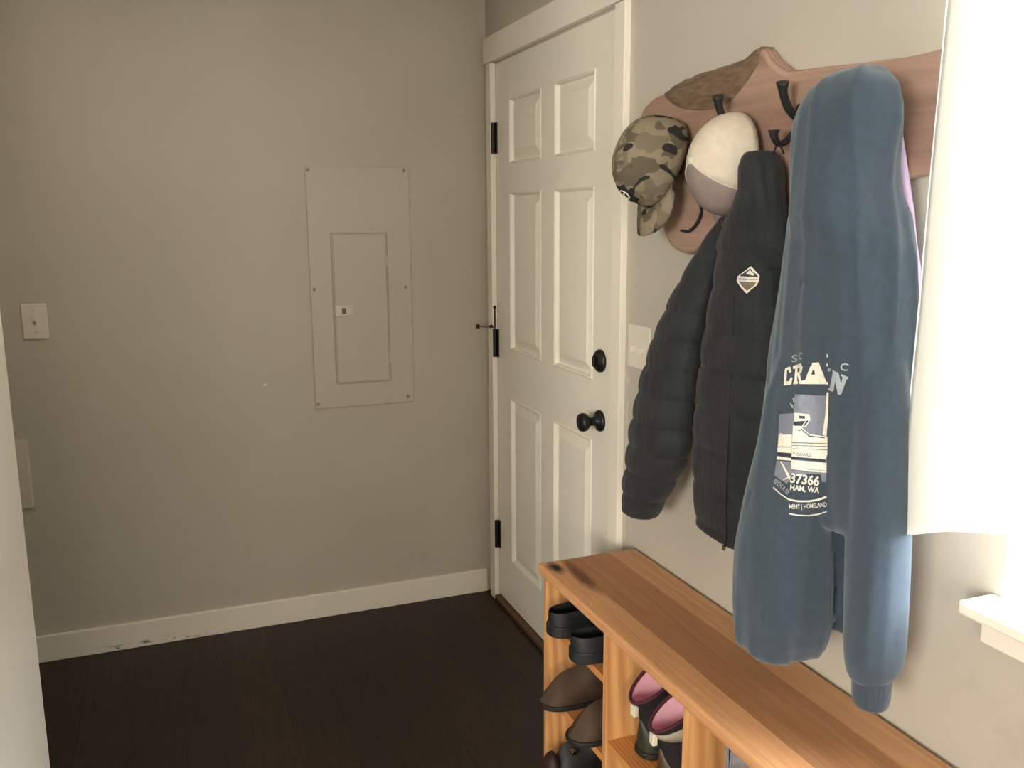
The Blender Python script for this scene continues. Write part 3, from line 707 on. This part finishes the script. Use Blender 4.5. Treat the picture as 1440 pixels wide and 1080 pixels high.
jb = obj('body', closed(rings_from(JB, .0045, 2.4, puff(.085, .845, .13), .05, 9), .5, .012), M['puffer'], jk, smooth=True)
obj('collar', closed(rings_from(JC, .005, 2.0, puff(.075, 1.40, .10), .12, 5, 5), .5, .006), M['puffer'], jk, smooth=True)
obj('hanging_loop', tube(spline([(-.085, -1.832, 1.612), (-.088, -1.846, 1.628), (-.091, -1.852, 1.641), (-.089, -1.858, 1.628), (-.086, -1.866, 1.612)], 5), .002, 6), M['black_cloth'], jk)
obj('zipper', tube([(-.131, -1.79, z) if z > .9 else (-.127, -1.79, z) for z in np.arange(.825, 1.36, .02)], .0018, 6), M['puffer'], jk)
zp = obj('zip_pull', box(-.136, -.130, -1.797, -1.791, .822, .832), M['chrome'], jk, bevel=.001); zp['label'] = 'silver zip end'

# --- navy hoodie
hd = thing('hoodie', 'navy hooded sweatshirt with a white ship print hanging beside the curtain', 'hoodie', (-.12, -2.08, .7))
HT = [(1.0, -.115, -2.0676, .06, .1723), (1.062, -.115, -2.0682, .068, .1637), (1.125, -.115, -2.0707, .076, .156), (1.188, -.115, -2.0733, .079, .148), (1.25, -.115, -2.077, .083, .1385), (1.312, -.115, -2.0807, .085, .1292), (1.375, -.115, -2.0833, .083, .1238), (1.438, -.115, -2.0819, .082, .1151), (1.5, -.115, -2.076, .08, .0972)]
HA = [(0.732, -0.166, -2.0263, 0.07, 0.0708), (0.76, -0.166, -2.0244, 0.07, 0.085), (0.8, -0.167, -2.0243, 0.07, 0.0937), (0.85, -0.168, -2.0246, 0.07, 0.0939), (0.9, -0.169, -2.0241, 0.07, 0.0901), (0.95, -0.17, -2.0275, 0.065, 0.0859), (1.0, -0.174, -2.0347, 0.06, 0.0814), (1.05, -0.178, -2.044, 0.054, 0.0755), (1.1, -0.179, -2.0493, 0.048, 0.07), (1.15, -0.179, -2.0515, 0.045, 0.0655), (1.2, -0.178, -2.0538, 0.042, 0.061), (1.26, -0.155, -2.04, 0.040, 0.0578), (1.34, -0.125, -2.03, 0.040, 0.0546)]
HB = [(.775, -.062, -2.06, .036, .075), (.85, -.065, -2.06, .040, .08), (.95, -.075, -2.06, .050, .085), (1.05, -.09, -2.06, .062, .09), (1.15, -.10, -2.06, .07, .10)]
HS = [(0.755, -0.13, -2.2151, 0.034, 0.0331), (0.765, -0.13, -2.216, 0.037, 0.0384), (0.78, -0.13, -2.2177, 0.041, 0.0428), (0.81, -0.13, -2.2167, 0.041, 0.0486), (0.86, -0.13, -2.2151, 0.041, 0.0493), (0.92, -0.13, -2.2126, 0.041, 0.0503), (0.98, -0.13, -2.2098, 0.041, 0.0511), (1.05, -0.13, -2.2065, 0.042, 0.05), (1.12, -0.13, -2.203, 0.042, 0.0478), (1.19, -0.13, -2.198, 0.04, 0.044), (1.27, -0.125, -2.185, 0.034, 0.036)]
HC = [(0.705, -0.13, -2.2172, 0.027, 0.0273), (0.712, -0.13, -2.2167, 0.029, 0.029), (0.72, -0.13, -2.2164, 0.030, 0.0305), (0.74, -0.13, -2.2162, 0.031, 0.0312), (0.757, -0.13, -2.2136, 0.032, 0.033), (0.77, -0.13, -2.214, 0.031, 0.031)]
HH = [(1.4, -0.11, -2.0986, 0.05, 0.1), (1.45, -0.125, -2.0969, 0.072, 0.0998), (1.5, -0.133, -2.0916, 0.079, 0.089), (1.54, -0.134, -2.0847, 0.074, 0.0855), (1.58, -0.135, -2.0811, 0.07, 0.0915), (1.61, -0.136, -2.0824, 0.067, 0.0966), (1.64, -0.137, -2.084, 0.064, 0.1012), (1.67, -0.138, -2.0911, 0.061, 0.0933), (1.695, -0.139, -2.1002, 0.051, 0.0767), (1.712, -0.139, -2.1033, 0.042, 0.0569), (1.723, -0.14, -2.1139, 0.029, 0.0228)]
fused = obj('body', join(closed(rings_from(HT, .01, 2.3, None, .05, 2, 1.5), .5, .02), closed(rings_from(HA, .01, 2.4, None, .05, 6, 1.2), .82, .010), closed(rings_from(HB, .01, 2.2), .5, .01),
    closed(rings_from(HH, .006, 2.2, None, .07, 11, 1.6), .5, .006), closed(rings_from(HS, .008, 2.1, None, .05, 20, 2.0), .6, .008)), M['hoodie'], hd)
def drape(o, vox, amp, fy=16, fz=2.2, seed=0, it=6):
    m = o.modifiers.new('remesh', 'REMESH'); m.mode = 'VOXEL'; m.voxel_size = vox
    s = o.modifiers.new('smooth', 'SMOOTH'); s.iterations = it; s.factor = .5
    bake(o)
    for v in o.data.vertices:
        p = v.co; ed = 1 - abs(noise.noise(Vector((p.x * fy * .8 + 4, p.y * fy * .8 + seed, p.z * fz * .8)))) * 2.4
        d = amp * (1.1 * max(-.2, ed) ** 3 * .8 + noise.noise(Vector((p.x * fy, p.y * fy + seed, p.z * fz))) + .45 * noise.noise(Vector((p.x * fy * 2, p.y * fy * 2 + seed, p.z * fz * 1.8))))
        v.co = p + v.normal * d
drape(fused, .006, .0062, 17, 1.3, 3, 6)
def split(o, name, test):
    """cut the faces that pass the test off into a part of their own"""
    me = o.data; ofs = parent_world(o.parent)
    keep, cut = [], []
    for p in me.polygons: (cut if test(ofs @ p.center) else keep).append(tuple(p.vertices))
    def build(nm, fs):
        used = sorted({i for f in fs for i in f}); ix = {v: i for i, v in enumerate(used)}
        return [tuple(ofs @ me.vertices[i].co) for i in used], [tuple(ix[i] for i in f) for f in fs]
    a, b = build(o.name, keep), build(name, cut)
    mat = me.materials[0]; par = o.parent; nm = o.name
    bpy.data.objects.remove(o)
    return obj(nm, a, mat, par, smooth=True), obj(name, b, mat, par, smooth=True)
cloth_tree = bvh(fused)
body, slv = split(fused, 'sleeve', lambda c: c.z < 1.24 and c.y < -2.155 - .02 * max(0, (c.z - 1.0)) and c.x < -.075)
body, hood = split(body, 'hood', lambda c: c.z > 1.49 + .25 * (c.y + 2.09))
obj('cuff', closed(rings_from(HC, .003, 2.0, lambda z, th: (1 + .015 * math.cos(th * 20), 1 + .015 * math.cos(th * 20)), .03, 4, 3), .6, .006), M['hoodie_rib'], slv, smooth=True)

# --- prints and badges: flat ink shapes pressed onto the cloth
class Press:
    """shapes drawn on a plane in front of the cloth (millimetre-like units) are pushed straight onto it"""
    def __init__(s, tree, centre, d, J, origin):
        s.t = tree; s.c = Vector(centre); s.d = Vector(d).normalized(); s.o = origin
        s.r = s.d.cross(Vector((0, 0, 1))).normalized(); s.u = s.r.cross(s.d); s.J = J
    def hit(s, x, y, lift):
        dx, dy = x - s.o[0], y - s.o[1]
        p = s.c + s.r * (s.J[0][0] * dx + s.J[0][1] * dy) + s.u * (s.J[1][0] * dx + s.J[1][1] * dy) - s.d * .5
        h = s.t.ray_cast(p, s.d)
        q = h[0] if h[0] is not None else p + s.d * .5
        return q - s.d * lift
    def mesh(s, polys, lift, step=5.0):
        b = bmesh.new()
        for pl in polys:
            vs = [b.verts.new((x, y, 0)) for x, y in pl]
            try: b.faces.new(vs)
            except ValueError: pass
        return s.finish(b, lift, step)
    def finish(s, b, lift, step):
        bmesh.ops.triangulate(b, faces=b.faces[:])
        for _ in range(7):
            L = [e for e in b.edges if e.calc_length() > step]
            if not L: break
            bmesh.ops.subdivide_edges(b, edges=L, cuts=1); bmesh.ops.triangulate(b, faces=[f for f in b.faces if len(f.verts) > 3])
        b.verts.index_update()
        V = [tuple(s.hit(v.co.x, v.co.y, lift)) for v in b.verts]; F = [tuple(v.index for v in f.verts) for f in b.faces]
        b.free(); return V, F
    def text(s, txt, x, y, w, h, lift, rot=0, bold=.012, arc=0):
        c = bpy.data.curves.new('t', 'FONT'); c.body = txt; c.offset = bold; c.resolution_u = 3
        o = bpy.data.objects.new('t', c); COL.objects.link(o)
        dg = bpy.context.evaluated_depsgraph_get(); me = bpy.data.meshes.new_from_object(o.evaluated_get(dg))
        xs = [v.co.x for v in me.vertices]; ys = [v.co.y for v in me.vertices]
        x0, x1, y0, y1 = min(xs), max(xs), min(ys), max(ys)
        b = bmesh.new(); b.from_mesh(me); cr, sr = math.cos(rot), math.sin(rot)
        for v in b.verts:
            px = ((v.co.x - x0) / (x1 - x0) - .5) * w; py = -((v.co.y - y0) / (y1 - y0) - .5) * h
            py += arc * (1 - (2 * px / w) ** 2)
            v.co = (x + px * cr - py * sr, y + px * sr + py * cr, 0)
        bpy.data.objects.remove(o); bpy.data.curves.remove(c)
        return s.finish(b, lift, 4.0)
pr = Press(cloth_tree, (-.2, -2.0973, 1.1367), (.6194, .7507, -.2298), ((.001123, .0000613), (.0000788, -.0011791)), (1128, 615))
A = lambda *p: [(1090 + x * .1111, 480 + y * .1111) for x, y in p]
B = lambda *p: [(1080 + x * .176, 540 + y * .176) for x, y in p]
pt0 = obj('print', pr.mesh([B((215, 85), (465, 105), (466, 690), (180, 690), (190, 400), (205, 230))], .0012), M['print_grey'], hd)
pt0['label'] = 'white and grey ship print with lettering'
def ink(name, VF, m): return obj(name, VF, M[m], pt0)
ink('sky', pr.mesh([B((90, 240), (203, 235), (190, 470), (76, 470))], .0012), 'print_grey')
ink('sea', pr.mesh([B((66, 615), (185, 620), (182, 700), (172, 770), (150, 800), (46, 735)), B((176, 690), (465, 705), (464, 780), (430, 780), (420, 720), (180, 715))], .0010), 'print_grey')
ink('hull', pr.mesh([B((200, 330), (268, 345), (330, 402), (448, 418), (470, 425), (470, 560), (455, 605), (188, 585)), B((210, 232), (330, 246), (337, 290), (303, 345), (207, 337)), B((462, 80), (477, 78), (474, 280), (462, 420), (432, 405), (452, 260)), B((186, 605), (465, 628), (465, 690), (184, 668)), B((78, 470), (192, 470), (186, 552), (72, 545)), B((70, 578), (185, 592), (184, 612), (66, 606)), B((85, 410), (100, 390), (125, 405), (192, 405), (190, 470), (78, 470))], .0018), 'print_white')
ink('hull_lines', pr.mesh([B((186, 578), (456, 600), (456, 620), (186, 600)), B((250, 256), (295, 259), (295, 281), (250, 278)), B((207, 302), (325, 294), (318, 306), (290, 338), (207, 334)), B((192, 466), (470, 474), (470, 479), (192, 471)), B((192, 488), (470, 496), (470, 500), (192, 492)), B((200, 515), (470, 522), (470, 526), (200, 519)), B((265, 355), (330, 412), (450, 428), (450, 434), (326, 420), (262, 362)), B((70, 552), (186, 556), (186, 578), (70, 574)), B((340, 470), (346, 470), (346, 515), (340, 515)), B((80, 500), (190, 500), (190, 506), (80, 506))], .0024), 'print_dark')
ink('bridge_posts', pr.mesh([B((296, 300), (306, 299), (278, 340), (268, 340)), B((326, 292), (336, 292), (304, 342), (294, 342))], .0030), 'print_white')
ink('hull_letters', pr.text('T GUARD', *B((272, 562))[0], 26, 4.6, .0030, .05), 'print_grey')
ink('wake_lines', pr.mesh([B((184, 662), (330, 684), (465, 694), (465, 706), (330, 698), (182, 676)), B((95, 620), (104, 618), (180, 740), (176, 765), (168, 765)), B((40, 828), (100, 880), (170, 922), (168, 934), (98, 890), (36, 838)), B((172, 920), (240, 930), (330, 930), (400, 918), (465, 892), (466, 908), (400, 934), (330, 944), (240, 944), (172, 934)), B((168, 1036), (240, 1046), (330, 1050), (400, 1040), (468, 1014), (468, 1022), (400, 1050), (330, 1060), (240, 1056), (168, 1046)), B((115, 765), (180, 735), (182, 742), (122, 770))], .0018), 'print_white')
ink('number', pr.text('37366', *B((295, 762))[0], 41, 14.5, .0022, math.radians(7), .03), 'print_white')
ink('place_letters', pr.text('HAM, WA', *B((293, 840))[0], 41, 9.5, .0022, math.radians(6), .03), 'print_white')
ink('band_letters', pr.text('MENT | HOMELAND', *B((318, 976))[0], 53, 8.6, .0022, math.radians(-4), .012, 1.2), 'print_white')
ink('side_letters', pr.text('RECH A RE', *B((108, 822))[0], 27, 7.0, .0022, math.radians(40), .012), 'print_pale')
ink('title_letters', pr.mesh([A((122, 335), (188, 310), (207, 385), (182, 395), (165, 352), (124, 368)), A((119, 350), (150, 345), (140, 520), (108, 520)), A((105, 557), (115, 505), (170, 503), (200, 455), (222, 462), (205, 550)),
    A((255, 345), (285, 340), (277, 548), (240, 548)), A((225, 310), (325, 290), (347, 340), (335, 400), (300, 440), (275, 440), (275, 405), (300, 388), (310, 345), (228, 348)), A((285, 430), (315, 425), (332, 510), (375, 505), (370, 550), (305, 548)), A((228, 547), (236, 510), (290, 512), (286, 547)),
    A((465, 295), (545, 295), (600, 500), (632, 525), (632, 567), (485, 557), (487, 518), (512, 512), (503, 475), (437, 475), (427, 505), (440, 515), (440, 555), (340, 550), (345, 520), (375, 510), (445, 335), (462, 325)),
    A((640, 200), (658, 225), (654, 250), (640, 240)), A((640, 310), (654, 330), (654, 355), (640, 350)), A((636, 535), (656, 545), (654, 575), (636, 568))], .0020, 4), 'print_white')
ink('letter_hole', pr.mesh([A((474, 385), (492, 385), (500, 440), (455, 440))], .0028, 4), 'print_dark')
ink('side_title_letter', pr.mesh([A((655, 375), (690, 385), (680, 415), (650, 410)), A((715, 415), (757, 430), (722, 655), (674, 640)), A((705, 402), (778, 440), (818, 600), (800, 705), (775, 702)), A((832, 470), (882, 500), (812, 700), (786, 690)), A((812, 455), (895, 500), (888, 528), (806, 482)), A((665, 612), (728, 635), (715, 662), (660, 640))], .0020, 4), 'print_pale')
for ch, at_, w_, r_ in (('S', (245, 216), 8.6, .05), ('C', (322, 200), 4.8, .1), ('C', (845, 375), 10, .25)): ink('small_letter', pr.text(ch, *A(at_)[0], w_, 10, .002, r_, .02), 'print_pale')
ink('rope_mark', pr.mesh([B((190, 112), (212, 120), (210, 150), (200, 150), (202, 128)), B((172, 150), (200, 170), (205, 200), (190, 190))], .0015, 4), 'print_pale')

jp = Press(bvh(jb), (-.12, -1.8201, 1.3788), (.5847, .8085, -.0664), ((.0013266, .0000557), (.0000155, -.0013612)), (1052, 393))
Bd = lambda *p: [(1020 + x * .0556, 360 + y * .0556) for x, y in p]
bd = obj('badge', jp.mesh([Bd((640, 258), (690, 300), (865, 500), (850, 620), (800, 735), (640, 860), (540, 957), (400, 810), (285, 650), (300, 520), (380, 460), (580, 310))], .002, 3), M['print_white'], jk); bd['label'] = 'diamond shaped cloth badge with a mountain'
obj('sky', jp.mesh([Bd((635, 318), (822, 515), (820, 535), (360, 512), (370, 490), (590, 340))], .0026, 3), M['badge_dark'], bd)
obj('mountain', jp.mesh([Bd((632, 352), (655, 400), (690, 420), (745, 462), (690, 500), (660, 470), (625, 440), (525, 448), (570, 395)), Bd((660, 345), (725, 410), (700, 415), (665, 375))], .0032, 3), M['print_white'], bd)
obj('band', jp.mesh([Bd((325, 560), (570, 578), (570, 608), (320, 598)), Bd((590, 585), (800, 580), (800, 600), (590, 608))], .0026, 3), M['print_grey'], bd)
obj('field', jp.mesh([Bd((330, 640), (780, 665), (735, 740), (620, 830), (540, 880), (430, 770))], .0026, 3), M['print_tan'], bd)

# --- lilac garment behind the hoodie
lg = thing('shirt', 'pale lilac cotton shirt showing behind the right edge of the navy hoodie', 'shirt', (-.05, -2.13, 1.2))
PK = [(1.02, -.035, -2.115, .018, .06), (1.2, -.038, -2.125, .018, .06), (1.36, -.045, -2.14, .016, .045), (1.45, -.052, -2.1356, .012, .0304), (1.5, -.055, -2.130, .012, .0284), (1.55, -.056, -2.1212, .011, .0237), (1.6, -.056, -2.1116, .010, .0175), (1.64, -.056, -2.1039, .009, .012), (1.66, -.056, -2.1012, .008, .008)]
obj('body', closed(rings_from(PK, .01, 2.0, None, .12, 31, 6), .4, .006), M['lilac'], lg, smooth=True)

# ------------------------------------------------------------------ curtain
ct = thing('curtain', 'white cotton curtain hanging over the side window, bright with daylight', 'curtain', (-.09, -2.8, 1.0))
def sheet(y0, y1, x, zb, zt, amp, per, ret=None, ph=0, n=120):
    V, F = [], []; m = 36
    for i in range(n + 1):
        s = i / n; y = y0 + (y1 - y0) * s
        for j in range(m + 1):
            q = j / m; z = zb(y) + (zt - zb(y)) * q
            yy = y - .0375 * q * (1 - s) * 0 - .022 * q * (1 - s)
            xx = x + amp * math.sin(2 * PI * (y - y0) / per + ph + .3 * math.sin(z * 3)) * (1 - .35 * q) + .004 * noise.noise(Vector((y * 8, z * 3, ph)))
            if ret: xx += ret * max(0, 1 - s * 60) ** 2
            V.append((xx, yy, z))
    for i in range(n):
        for j in range(m): F.append((i * (m + 1) + j, (i + 1) * (m + 1) + j, (i + 1) * (m + 1) + j + 1, i * (m + 1) + j + 1))
    return V, F
obj('front_panel', sheet(-2.238, -3.46, -.115, lambda y: 1.012 + .055 * sm(-2.24, -2.44, y) + .004 * math.sin(y * 40), 2.2, .010, .24, None, 0), M['curtain'], ct, smooth=True, solid=.0015)
obj('side_hem', sheet(-2.212, -2.34, -.098, lambda y: 1.028 + .055 * sm(-2.24, -2.44, y), 2.2, .002, .12, .03, .2, 24), M['curtain'], ct, smooth=True, solid=.0015)
rod = thing('curtain_rod', 'slim metal curtain rod above the side window', 'curtain rod', (-.09, -2.85, 2.2))
obj('rod', tube([(-.108, -3.6, 2.205), (-.108, -2.16, 2.205)], .008, 12), M['aluminium'], rod, smooth=True)
for y in (-3.5, -2.19): obj('bracket', join(box(-.108, 0, y - .006, y + .006, 2.186, 2.196), box(-.004, 0, y - .012, y + .012, 2.165, 2.225)), M['aluminium'], rod)
